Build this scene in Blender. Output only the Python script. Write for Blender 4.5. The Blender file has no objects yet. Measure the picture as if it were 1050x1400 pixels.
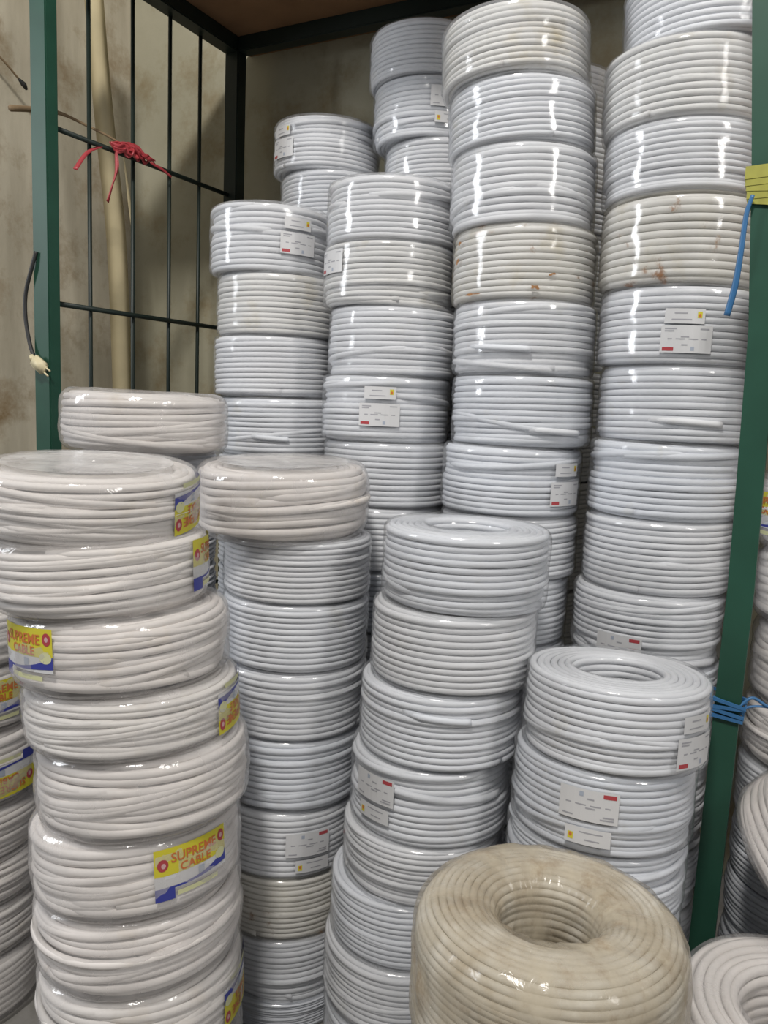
import bpy, math, random
from mathutils import Vector, Matrix, noise

# ------------------------------------------------------------------ camera
scene = bpy.context.scene
COL = scene.collection
cam_d = bpy.data.cameras.new('camera')
cam_d.sensor_fit = 'HORIZONTAL'
cam_d.sensor_width = 36.0
cam_d.lens = 36.0 * 1080.0 / 1050.0
cam_d.clip_start = 0.02
cam = bpy.data.objects.new('camera', cam_d)
COL.objects.link(cam)
_r = Vector((0.88658477, 0.460635, 0.04222359))
_u = Vector((-0.09848529, 0.09878709, 0.99022309))
_f = Vector((-0.45196027, 0.88207511, -0.1329489))
_m = Matrix((( _r.x, _u.x, -_f.x), (_r.y, _u.y, -_f.y), (_r.z, _u.z, -_f.z)))
cam.matrix_world = Matrix.Translation((0, 0, 1.24)) @ _m.to_4x4()
scene.camera = cam

# ------------------------------------------------------------------ world, lamps, exposure
w = bpy.data.worlds.new('world')
scene.world = w
w.use_nodes = True
w.node_tree.nodes['Background'].inputs[0].default_value = (0.93, 0.96, 1.0, 1)
w.node_tree.nodes['Background'].inputs[1].default_value = 0.21


def area(name, loc, target, sx, sy, watts, col):
    d = bpy.data.lights.new(name, 'AREA')
    d.shape = 'RECTANGLE'
    d.size = sx
    d.size_y = sy
    d.energy = watts
    d.color = col
    o = bpy.data.objects.new(name, d)
    o.location = loc
    o.rotation_euler = (Vector(target) - Vector(loc)).to_track_quat('-Z', 'Y').to_euler()
    COL.objects.link(o)
    return o


area('hall_lamp', (-0.15, -0.75, 4.0), (-0.6, 1.4, 0.9), 0.40, 0.40, 120, (1.0, 0.965, 0.91))
area('doorway_daylight', (-4.3, -1.1, 2.55), (-0.7, 1.4, 1.4), 0.60, 1.5, 80, (0.93, 0.96, 1.0))
area('side_lamp', (2.5, 0.0, 2.9), (-0.5, 1.4, 1.2), 0.45, 1.0, 38, (1.0, 0.97, 0.93))
scene.cycles.max_bounces = 6
scene.cycles.use_adaptive_sampling = True
scene.cycles.adaptive_threshold = 0.025
scene.cycles.diffuse_bounces = 3
scene.cycles.glossy_bounces = 3
scene.cycles.transparent_max_bounces = 12
vs = scene.view_settings
vs.view_transform = 'Standard'
vs.look = 'None'
vs.gamma = 1.0
vs.use_curve_mapping = False
vs.exposure = -0.28

# ------------------------------------------------------------------ materials


def new_mat(name):
    m = bpy.data.materials.new(name)
    m.use_nodes = True
    nt = m.node_tree
    nt.nodes.clear()
    out = nt.nodes.new('ShaderNodeOutputMaterial')
    return m, nt, out


def N(nt, typ, **kw):
    n = nt.nodes.new(typ)
    for k, v in kw.items():
        setattr(n, k, v)
    return n


def plain(name, col, rough=0.5, spec=0.4, var=0.0, scale=20.0, bump=0.0, metal=0.0):
    m, nt, out = new_mat(name)
    p = N(nt, 'ShaderNodeBsdfPrincipled')
    p.inputs['Roughness'].default_value = rough
    p.inputs['Specular IOR Level'].default_value = spec
    p.inputs['Metallic'].default_value = metal
    p.inputs['Base Color'].default_value = (*col, 1)
    nt.links.new(p.outputs[0], out.inputs[0])
    if var or bump:
        tc = N(nt, 'ShaderNodeTexCoord')
        nz = N(nt, 'ShaderNodeTexNoise')
        nz.inputs['Scale'].default_value = scale
        nz.inputs['Detail'].default_value = 6
        nt.links.new(tc.outputs['Object'], nz.inputs['Vector'])
        if var:
            mx = N(nt, 'ShaderNodeMix', data_type='RGBA')
            mx.inputs['A'].default_value = (*[c * (1 - var) for c in col], 1)
            mx.inputs['B'].default_value = (*[min(1, c * (1 + var)) for c in col], 1)
            nt.links.new(nz.outputs['Fac'], mx.inputs['Factor'])
            nt.links.new(mx.outputs['Result'], p.inputs['Base Color'])
        if bump:
            b = N(nt, 'ShaderNodeBump')
            b.inputs['Strength'].default_value = bump
            b.inputs['Distance'].default_value = 0.002
            nt.links.new(nz.outputs['Fac'], b.inputs['Height'])
            nt.links.new(b.outputs[0], p.inputs['Normal'])
    return m


def ramp(nt, fac, stops):
    r = N(nt, 'ShaderNodeValToRGB')
    el = r.color_ramp.elements
    while len(el) < len(stops):
        el.new(0.5)
    for e, (pos, c) in zip(el, stops):
        e.position = pos
        e.color = (*c, 1) if len(c) == 3 else c
    nt.links.new(fac, r.inputs[0])
    return r


def cable_mat(name, col, col2, dirt, dirt_lo, dirt_hi, dscale=9.0):
    """PVC cable jacket: slight tint per coil, blotchy yellowing or dirt"""
    m, nt, out = new_mat(name)
    p = N(nt, 'ShaderNodeBsdfPrincipled')
    p.inputs['Roughness'].default_value = 0.52
    p.inputs['Specular IOR Level'].default_value = 0.32
    tc = N(nt, 'ShaderNodeTexCoord')
    oi = N(nt, 'ShaderNodeObjectInfo')
    mx = N(nt, 'ShaderNodeMix', data_type='RGBA')
    mx.inputs['A'].default_value = (*col, 1)
    mx.inputs['B'].default_value = (*col2, 1)
    nt.links.new(oi.outputs['Random'], mx.inputs['Factor'])
    add = N(nt, 'ShaderNodeVectorMath', operation='ADD')
    cmb = N(nt, 'ShaderNodeCombineXYZ')
    mul = N(nt, 'ShaderNodeMath', operation='MULTIPLY')
    mul.inputs[1].default_value = 37.0
    nt.links.new(oi.outputs['Random'], mul.inputs[0])
    nt.links.new(mul.outputs[0], cmb.inputs[0])
    nt.links.new(mul.outputs[0], cmb.inputs[1])
    nt.links.new(tc.outputs['Object'], add.inputs[0])
    nt.links.new(cmb.outputs[0], add.inputs[1])
    nz = N(nt, 'ShaderNodeTexNoise')
    nz.inputs['Scale'].default_value = dscale
    nz.inputs['Detail'].default_value = 5
    nz.inputs['Roughness'].default_value = 0.62
    nt.links.new(add.outputs[0], nz.inputs['Vector'])
    rp = ramp(nt, nz.outputs['Fac'], [(dirt_lo, (0, 0, 0)), (dirt_hi, (1, 1, 1))])
    m2 = N(nt, 'ShaderNodeMix', data_type='RGBA')
    nt.links.new(rp.outputs[0], m2.inputs['Factor'])
    nt.links.new(mx.outputs['Result'], m2.inputs['A'])
    m2.inputs['B'].default_value = (*dirt, 1)
    nt.links.new(m2.outputs['Result'], p.inputs['Base Color'])
    nt.links.new(p.outputs[0], out.inputs[0])
    return m


def film_mat(name, tint, haze_lo, haze_hi, gloss, rough, wr_scale, wr_str, stain=None, slo=0.6, shi=0.75):
    """thin clear wrapping film: mostly clear, glossy at a slant, a little milky in its creases"""
    m, nt, out = new_mat(name)
    tc = N(nt, 'ShaderNodeTexCoord')
    oi = N(nt, 'ShaderNodeObjectInfo')
    mul = N(nt, 'ShaderNodeMath', operation='MULTIPLY')
    mul.inputs[1].default_value = 53.0
    nt.links.new(oi.outputs['Random'], mul.inputs[0])
    cmb = N(nt, 'ShaderNodeCombineXYZ')
    nt.links.new(mul.outputs[0], cmb.inputs[0])
    nt.links.new(mul.outputs[0], cmb.inputs[2])
    add = N(nt, 'ShaderNodeVectorMath', operation='ADD')
    nt.links.new(tc.outputs['Object'], add.inputs[0])
    nt.links.new(cmb.outputs[0], add.inputs[1])
    nz = N(nt, 'ShaderNodeTexNoise')
    nz.inputs['Scale'].default_value = wr_scale
    nz.inputs['Detail'].default_value = 4
    nz.inputs['Distortion'].default_value = 0.8
    nt.links.new(add.outputs[0], nz.inputs['Vector'])
    bp = N(nt, 'ShaderNodeBump')
    bp.inputs['Strength'].default_value = wr_str
    bp.inputs['Distance'].default_value = 0.004
    nt.links.new(nz.outputs['Fac'], bp.inputs['Height'])
    lw = N(nt, 'ShaderNodeLayerWeight')
    lw.inputs['Blend'].default_value = 0.5
    nt.links.new(bp.outputs[0], lw.inputs['Normal'])
    pw = N(nt, 'ShaderNodeMath', operation='POWER')
    pw.inputs[1].default_value = 4.0
    nt.links.new(lw.outputs['Facing'], pw.inputs[0])
    ma = N(nt, 'ShaderNodeMath', operation='MULTIPLY_ADD')
    ma.inputs[1].default_value = 0.55
    gv = N(nt, 'ShaderNodeMapRange')          # some wraps are shinier than others
    gv.inputs['To Min'].default_value = gloss * 0.25
    gv.inputs['To Max'].default_value = gloss * 1.35
    nt.links.new(oi.outputs['Random'], gv.inputs['Value'])
    nt.links.new(gv.outputs[0], ma.inputs[2])
    nt.links.new(pw.outputs[0], ma.inputs[0])
    gl = N(nt, 'ShaderNodeBsdfGlossy')
    gl.inputs['Roughness'].default_value = rough
    nt.links.new(bp.outputs[0], gl.inputs['Normal'])
    tr = N(nt, 'ShaderNodeBsdfTransparent')
    df = N(nt, 'ShaderNodeBsdfDiffuse')
    df.inputs['Color'].default_value = (*tint, 1)
    nh = N(nt, 'ShaderNodeTexNoise')
    nh.inputs['Scale'].default_value = 14.0
    nh.inputs['Detail'].default_value = 5
    nt.links.new(add.outputs[0], nh.inputs['Vector'])
    mr = N(nt, 'ShaderNodeMapRange')
    mr.inputs['From Min'].default_value = 0.35
    mr.inputs['From Max'].default_value = 0.7
    mr.inputs['To Min'].default_value = haze_lo
    mr.inputs['To Max'].default_value = haze_hi
    nt.links.new(nh.outputs['Fac'], mr.inputs['Value'])
    haze = mr.outputs[0]
    if stain:
        ns = N(nt, 'ShaderNodeTexNoise')
        ns.inputs['Scale'].default_value = 17.0
        ns.inputs['Detail'].default_value = 7
        ns.inputs['Roughness'].default_value = 0.7
        nt.links.new(add.outputs[0], ns.inputs['Vector'])
        rp = ramp(nt, ns.outputs['Fac'], [(slo, (0, 0, 0)), (shi, (1, 1, 1))])
        mc = N(nt, 'ShaderNodeMix', data_type='RGBA')
        mc.inputs['A'].default_value = (*tint, 1)
        mc.inputs['B'].default_value = (*stain, 1)
        nt.links.new(rp.outputs[0], mc.inputs['Factor'])
        nt.links.new(mc.outputs['Result'], df.inputs['Color'])
        sc = N(nt, 'ShaderNodeMath', operation='MULTIPLY')
        sc.inputs[1].default_value = 0.65
        nt.links.new(rp.outputs[0], sc.inputs[0])
        mm = N(nt, 'ShaderNodeMath', operation='MAXIMUM')
        nt.links.new(haze, mm.inputs[0])
        nt.links.new(sc.outputs[0], mm.inputs[1])
        haze = mm.outputs[0]
    m1 = N(nt, 'ShaderNodeMixShader')
    nt.links.new(haze, m1.inputs[0])
    nt.links.new(tr.outputs[0], m1.inputs[1])
    nt.links.new(df.outputs[0], m1.inputs[2])
    m2 = N(nt, 'ShaderNodeMixShader')
    nt.links.new(ma.outputs[0], m2.inputs[0])
    nt.links.new(m1.outputs[0], m2.inputs[1])
    nt.links.new(gl.outputs[0], m2.inputs[2])
    nt.links.new(m2.outputs[0], out.inputs[0])
    return m


def wall_mat(name, c1, c2, stain, vscale):
    m, nt, out = new_mat(name)
    p = N(nt, 'ShaderNodeBsdfPrincipled')
    p.inputs['Roughness'].default_value = 0.85
    p.inputs['Specular IOR Level'].default_value = 0.15
    tc = N(nt, 'ShaderNodeTexCoord')
    mp = N(nt, 'ShaderNodeMapping')
    mp.inputs['Scale'].default_value = vscale
    nt.links.new(tc.outputs['Object'], mp.inputs[0])
    n1 = N(nt, 'ShaderNodeTexNoise')
    n1.inputs['Scale'].default_value = 2.6
    n1.inputs['Detail'].default_value = 7
    n1.inputs['Roughness'].default_value = 0.6
    nt.links.new(mp.outputs[0], n1.inputs['Vector'])
    r1 = ramp(nt, n1.outputs['Fac'], [(0.3, c1), (0.7, c2)])
    n2 = N(nt, 'ShaderNodeTexNoise')
    n2.inputs['Scale'].default_value = 4.5
    n2.inputs['Detail'].default_value = 8
    n2.inputs['Roughness'].default_value = 0.7
    nt.links.new(tc.outputs['Object'], n2.inputs['Vector'])
    r2 = ramp(nt, n2.outputs['Fac'], [(0.50, (0, 0, 0)), (0.72, (1, 1, 1))])
    mx = N(nt, 'ShaderNodeMix', data_type='RGBA')
    nt.links.new(r2.outputs[0], mx.inputs['Factor'])
    nt.links.new(r1.outputs[0], mx.inputs['A'])
    mx.inputs['B'].default_value = (*stain, 1)
    nt.links.new(mx.outputs['Result'], p.inputs['Base Color'])
    b = N(nt, 'ShaderNodeBump')
    b.inputs['Strength'].default_value = 0.25
    b.inputs['Distance'].default_value = 0.01
    nt.links.new(n2.outputs['Fac'], b.inputs['Height'])
    nt.links.new(b.outputs[0], p.inputs['Normal'])
    nt.links.new(p.outputs[0], out.inputs[0])
    return m


M = {
    'grey_cable': cable_mat('grey_cable', (0.66, 0.685, 0.735), (0.695, 0.70, 0.72), (0.58, 0.56, 0.50), 0.62, 0.85),
    'aged_cable': cable_mat('aged_cable', (0.67, 0.67, 0.67), (0.66, 0.645, 0.61), (0.52, 0.46, 0.33), 0.56, 0.82),
    'cream_cable': cable_mat('cream_cable', (0.76, 0.715, 0.685), (0.78, 0.75, 0.72), (0.62, 0.54, 0.44), 0.60, 0.85),
    'tan_cable': cable_mat('tan_cable', (0.68, 0.65, 0.58), (0.68, 0.65, 0.58), (0.38, 0.30, 0.19), 0.44, 0.70),
    'tight_film': film_mat('tight_film', (0.80, 0.82, 0.86), 0.06, 0.24, 0.06, 0.12, 26, 0.16),
    'dirty_film': film_mat('dirty_film', (0.74, 0.70, 0.60), 0.08, 0.26, 0.06, 0.13, 26, 0.16, (0.34, 0.15, 0.05), 0.58, 0.66),
    'loose_film': film_mat('loose_film', (0.84, 0.81, 0.80), 0.12, 0.40, 0.06, 0.10, 30, 0.45),
    'cover_film': film_mat('cover_film', (0.80, 0.78, 0.77), 0.45, 0.75, 0.06, 0.12, 34, 0.5),
    'tan_film': film_mat('tan_film', (0.56, 0.49, 0.37), 0.12, 0.85, 0.08, 0.20, 40, 0.5, (0.28, 0.18, 0.09), 0.52, 0.74),
    'rust': plain('rust', (0.36, 0.19, 0.09), 0.8, 0.2, 0.35, 90),
    'label_white': plain('label_white', (0.64, 0.64, 0.65), 0.4),
    'label_yellow': plain('label_yellow', (0.64, 0.57, 0.045), 0.4),
    'label_blue': plain('label_blue', (0.045, 0.055, 0.30), 0.4),
    'label_red': plain('label_red', (0.42, 0.06, 0.07), 0.4),
    'label_orange': plain('label_orange', (0.58, 0.17, 0.05), 0.4),
    'label_pink': plain('label_pink', (0.62, 0.38, 0.38), 0.4),
    'label_ink': plain('label_ink', (0.36, 0.36, 0.39), 0.5),
    'label_grey': plain('label_grey', (0.38, 0.42, 0.50), 0.5),
    'green_paint': plain('green_paint', (0.018, 0.070, 0.045), 0.48, 0.35, 0.25, 14, 0.15),
    'dark_steel': plain('dark_steel', (0.011, 0.020, 0.016), 0.45, 0.4, 0.3, 20, 0.1),
    'plywood': plain('plywood', (0.27, 0.155, 0.085), 0.8, 0.2, 0.3, 9, 0.2),
    'timber': plain('timber', (0.62, 0.53, 0.33), 0.7, 0.2, 0.12, 18, 0.2),
    'stick': plain('stick', (0.24, 0.17, 0.10), 0.8, 0.2, 0.2, 40),
    'red_plastic': plain('red_plastic', (0.42, 0.05, 0.06), 0.4, 0.5, 0.2, 60),
    'yellow_plastic': plain('yellow_plastic', (0.34, 0.33, 0.06), 0.45, 0.5, 0.25, 50, 0.2),
    'blue_plastic': plain('blue_plastic', (0.04, 0.15, 0.33), 0.4, 0.5, 0.15, 50),
    'black_rubber': plain('black_rubber', (0.03, 0.03, 0.03), 0.5),
    'cream_plastic': plain('cream_plastic', (0.70, 0.62, 0.40), 0.5),
    'wall_left': wall_mat('wall_left_plaster', (0.40, 0.36, 0.275), (0.62, 0.57, 0.455), (0.27, 0.195, 0.11), (1.0, 3.5, 0.6)),
    'wall_back': wall_mat('wall_back_plaster', (0.38, 0.36, 0.265), (0.50, 0.475, 0.365), (0.29, 0.235, 0.14), (1.0, 1.0, 1.0)),
    'floor': wall_mat('floor_concrete', (0.22, 0.21, 0.20), (0.30, 0.29, 0.27), (0.15, 0.14, 0.12), (1, 1, 1)),
}

# ------------------------------------------------------------------ mesh helpers


def mesh_from(name, verts, faces, mats, idx=None, smooth=True):
    me = bpy.data.meshes.new(name)
    me.from_pydata(verts, [], faces)
    for m in mats:
        me.materials.append(M[m])
    if idx:
        me.polygons.foreach_set('material_index', idx)
    if smooth:
        me.polygons.foreach_set('use_smooth', [True] * len(faces))
    me.update()
    return me


def link(name, me, parent=None):
    o = bpy.data.objects.new(name, me)
    COL.objects.link(o)
    if parent:
        o.parent = parent
    return o


def tag(o, label=None, cat=None, group=None, kind=None):
    for k, v in (('label', label), ('category', cat), ('group', group), ('kind', kind)):
        if v:
            o[k] = v
    return o


def empty(name, loc):
    o = bpy.data.objects.new(name, None)
    o.empty_display_size = 0.05
    o.location = loc
    COL.objects.link(o)
    return o


def box_geo(x0, x1, y0, y1, z0, z1, bev=0.0):
    if bev <= 0:
        v = [(x, y, z) for x in (x0, x1) for y in (y0, y1) for z in (z0, z1)]
        f = [(0, 1, 3, 2), (4, 6, 7, 5), (0, 4, 5, 1), (2, 3, 7, 6), (0, 2, 6, 4), (1, 5, 7, 3)]
        return v, f
    import bmesh
    bm = bmesh.new()
    bmesh.ops.create_cube(bm, size=1)
    for q in bm.verts:
        q.co = Vector(((x0 + x1) / 2 + q.co.x * (x1 - x0), (y0 + y1) / 2 + q.co.y * (y1 - y0), (z0 + z1) / 2 + q.co.z * (z1 - z0)))
    bmesh.ops.bevel(bm, geom=bm.edges[:], offset=bev, segments=2, affect='EDGES')
    bm.verts.index_update()
    v = [tuple(q.co) for q in bm.verts]
    f = [tuple(q.index for q in fc.verts) for fc in bm.faces]
    bm.free()
    return v, f


def box(name, dims, mat, parent=None, bev=0.0):
    v, f = box_geo(*dims, bev)
    return link(name, mesh_from(name, v, f, [mat], smooth=False), parent)


def sweep_geo(pts, rad, sides=8, flat=1.0, closed=False, twist=0.0, up=None):
    """tube through pts; rad a number or list; flat squashes one side axis"""
    pts = [Vector(p) for p in pts]
    n = len(pts)
    verts, faces = [], []
    ref = Vector(up) if up else Vector((0, 0, 1))
    prev = None
    for i, p in enumerate(pts):
        t = (pts[min(n - 1, i + 1)] - pts[max(0, i - 1)]).normalized()
        a = prev if prev is not None else (ref if abs(t.dot(ref)) < 0.95 else Vector((1, 0, 0)))
        a = (a - t * a.dot(t)).normalized()
        prev = a
        b = t.cross(a)
        r = rad[i] if isinstance(rad, (list, tuple)) else rad
        for k in range(sides):
            ang = 2 * math.pi * k / sides
            ca, sa = math.cos(ang) * r, math.sin(ang) * r * flat
            tw = twist * i
            verts.append(tuple(p + a * (ca * math.cos(tw) - sa * math.sin(tw)) + b * (ca * math.sin(tw) + sa * math.cos(tw))))
    for i in range(n - 1):
        for k in range(sides):
            k2 = (k + 1) % sides
            faces.append((i * sides + k, i * sides + k2, (i + 1) * sides + k2, (i + 1) * sides + k))
    faces.append(tuple(range(sides - 1, -1, -1)))
    faces.append(tuple((n - 1) * sides + k for k in range(sides)))
    return verts, faces


def spline(pts, m=8):
    """Catmull-Rom through pts"""
    P = [Vector(p) for p in pts]
    P = [P[0] * 2 - P[1]] + P + [P[-1] * 2 - P[-2]]
    out = []
    for i in range(1, len(P) - 2):
        a, b, c, d = P[i - 1:i + 3]
        for j in range(m):
            t = j / m
            out.append(0.5 * ((2 * b) + (c - a) * t + (2 * a - 5 * b + 4 * c - d) * t * t + (3 * b - a - 3 * c + d) * t ** 3))
    out.append(P[-2])
    return out


def tube(name, pts, rad, mat, parent=None, sides=8, flat=1.0, twist=0.0, up=None, m=8):
    p = spline(pts, m) if len(pts) > 2 else [Vector(q) for q in pts]
    if isinstance(rad, (list, tuple)) and len(rad) != len(p):
        rr = []
        for i in range(len(p)):
            t = i / (len(p) - 1) * (len(rad) - 1)
            k = min(len(rad) - 2, int(t))
            rr.append(rad[k] + (rad[k + 1] - rad[k]) * (t - k))
        rad = rr
    v, f = sweep_geo(p, rad, sides, flat, twist=twist, up=up)
    return link(name, mesh_from(name, v, f, [mat]), parent)


# ------------------------------------------------------------------ the setting
floor = box('floor', (-4.5, 2.4, -2.5, 2.3, -0.06, 0.0), 'floor')
tag(floor, 'grey concrete floor under the coils', None, None, 'structure')
wl = box('wall_left', (-2.33, -2.25, 1.20, 2.33, 0.0, 4.2), 'wall_left')
tag(wl, 'stained beige plaster wall behind the grating', None, None, 'structure')
wb = box('wall_back', (-2.25, 2.4, 2.25, 2.33, 0.0, 4.2), 'wall_back')
tag(wb, 'khaki plaster wall behind the rack', None, None, 'structure')

# ------------------------------------------------------------------ the steel rack
rack = empty('storage_rack', (-0.88, 1.77, 0))
tag(rack, 'green painted steel storage rack with a barred left side and a plywood top', 'rack')


def rpart(name, dims, mat, bev=0.003):
    o = box(name, (dims[0] + 0.88, dims[1] + 0.88, dims[2] - 1.77, dims[3] - 1.77, dims[4], dims[5]), mat, rack, bev)
    return o


XL, XR, YF, YB, ZT = -1.69, -0.085, 1.405, 2.13, 2.317
rpart('post', (XL - 0.028, XL + 0.028, YF - 0.018, YF + 0.018, 0, ZT + 0.045), 'green_paint')
rpart('post', (XL - 0.022, XL + 0.030, YB - 0.022, YB + 0.022, 0, ZT + 0.045), 'dark_steel')
rpart('post', (XR - 0.022, XR + 0.022, YB - 0.022, YB + 0.022, 0, ZT + 0.045), 'dark_steel')
# front right post, a little bowed towards its top
bow = [(0, -0.078), (0.32, -0.078), (0.75, -0.076), (0.97, -0.074), (1.15, -0.077), (1.384, -0.082), (1.633, -0.101), (1.874, -0.123), (2.12, -0.147), (2.362, -0.172)]
vv, ff = [], []
for z, x in bow:
    for dx, dy in ((0, -0.018), (0.040, -0.018), (0.040, 0.018), (0, 0.018)):
        vv.append((x + dx + 0.88, YF + 0.005 + dy - 1.77, z))
for i in range(len(bow) - 1):
    for k in range(4):
        a, b = i * 4 + k, i * 4 + (k + 1) % 4
        ff.append((a, b, b + 4, a + 4))
ff += [(3, 2, 1, 0), tuple(len(bow) * 4 - 4 + k for k in range(4))]
link('post', mesh_from('post', vv, ff, ['green_paint'], smooth=False), rack)
rpart('top_rail', (XL - 0.022, XL + 0.030, YF + 0.018, YB - 0.022, ZT, ZT + 0.045), 'dark_steel')
rpart('top_rail', (XL + 0.030, XR - 0.022, YB - 0.022, YB + 0.022, ZT, ZT + 0.045), 'dark_steel')
rpart('top_rail', (XL + 0.028, -0.175, YF - 0.018, YF + 0.018, ZT, ZT + 0.045), 'green_paint')
rpart('top_rail', (XR - 0.06, XR - 0.015, YF + 0.02, YB - 0.022, ZT, ZT + 0.045), 'dark_steel')
rpart('top_board', (XL - 0.03, XR + 0.03, YF - 0.02, YB + 0.118, ZT + 0.045, ZT + 0.063), 'plywood', 0.002)
for z in (1.885, 1.462, 1.04, 0.62, 0.20):
    v, f = sweep_geo([(XL - 0.005 + 0.88, YF + 0.018 - 1.77, z), (XL - 0.005 + 0.88, YB - 0.022 - 1.77, z + 0.006)], 0.0068, 8)
    link('cross_bar', mesh_from('cross_bar', v, f, ['dark_steel']), rack)
for y in (1.555, 1.708, 1.853, 1.983):
    v, f = sweep_geo([(XL - 0.014 + 0.88, y - 1.77, 0.04), (XL - 0.014 + 0.88, y - 1.77, ZT + 0.01)], 0.0056, 8)
    link('upright_bar', mesh_from('upright_bar', v, f, ['dark_steel']), rack)

# unseen shelf added in the next bay to shade its coils and wall
bay = empty('shade_shelf', (0.70, 1.80, 0))
tag(bay, 'unseen shelf added in the next rack bay to shade the right edge', 'shelf')
for nm, dm, mt in (('shade_board', (-0.02, 1.45, 1.43, 2.24, 1.470, 1.490), 'plywood'), ('shade_rail', (-0.02, 1.45, 1.432, 1.468, 1.425, 1.470), 'dark_steel'), ('post', (1.41, 1.45, 1.432, 1.468, 0, 1.425), 'dark_steel'), ('post', (1.41, 1.45, 2.20, 2.24, 0, 1.470), 'dark_steel'), ('post', (-0.01, 0.03, 2.20, 2.24, 0, 1.470), 'dark_steel'), ('post', (0.31, 0.345, 1.432, 1.468, 0, 1.425), 'dark_steel')):
    box(nm, (dm[0] - 0.70, dm[1] - 0.70, dm[2] - 1.80, dm[3] - 1.80, dm[4], dm[5]), mt, bay, 0.002)

# ------------------------------------------------------------------ coil building blocks


def rr_profile(R, h, ri, c, off=0.0):
    """rounded-rectangle half section; returns function s->(r,z,nr,nz) and its length; starts low on the outer side, going up"""
    R, ri, z0, z1 = R + off, ri - off, -off, h + off
    c = c + off
    segs = []
    segs.append(('l', (R, z0 + c), (R, z1 - c), (1, 0)))
    segs.append(('a', (R - c, z1 - c), 0.0))
    segs.append(('l', (R - c, z1), (ri + c, z1), (0, 1)))
    segs.append(('a', (ri + c, z1 - c), 0.5 * math.pi))
    segs.append(('l', (ri, z1 - c), (ri, z0 + c), (-1, 0)))
    segs.append(('a', (ri + c, z0 + c), math.pi))
    segs.append(('l', (ri + c, z0), (R - c, z0), (0, -1)))
    segs.append(('a', (R - c, z0 + c), 1.5 * math.pi))
    lens = []
    for s in segs:
        lens.append(math.hypot(s[2][0] - s[1][0], s[2][1] - s[1][1]) if s[0] == 'l' else 0.5 * math.pi * c)
    L = sum(lens)

    def fn(s):
        s = s % L
        for sg, ln in zip(segs, lens):
            if s <= ln:
                t = s / ln if ln else 0
                if sg[0] == 'l':
                    return (sg[1][0] + (sg[2][0] - sg[1][0]) * t, sg[1][1] + (sg[2][1] - sg[1][1]) * t, sg[3][0], sg[3][1])
                a = sg[2] + 0.5 * math.pi * t
                return (sg[1][0] + c * math.cos(a), sg[1][1] + c * math.sin(a), math.cos(a), math.sin(a))
            s -= ln
        return fn(0.0)
    return fn, L


def ring_tube(points, rad, sides, verts, faces, cap=True):
    """points: (theta, r, z); section lies in the radial plane"""
    base = len(verts)
    n = len(points)
    for th, r, z in points:
        ct, st = math.cos(th), math.sin(th)
        for k in range(sides):
            a = 2 * math.pi * k / sides
            rr = r + rad * math.cos(a)
            verts.append((rr * ct, rr * st, z + rad * math.sin(a)))
    for i in range(n - 1):
        for k in range(sides):
            k2 = (k + 1) % sides
            faces.append((base + i * sides + k, base + (i + 1) * sides + k, base + (i + 1) * sides + k2, base + i * sides + k2))
    if cap:
        faces.append(tuple(base + k for k in range(sides)))
        faces.append(tuple(base + (n - 1) * sides + k for k in range(sides - 1, -1, -1)))


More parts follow.
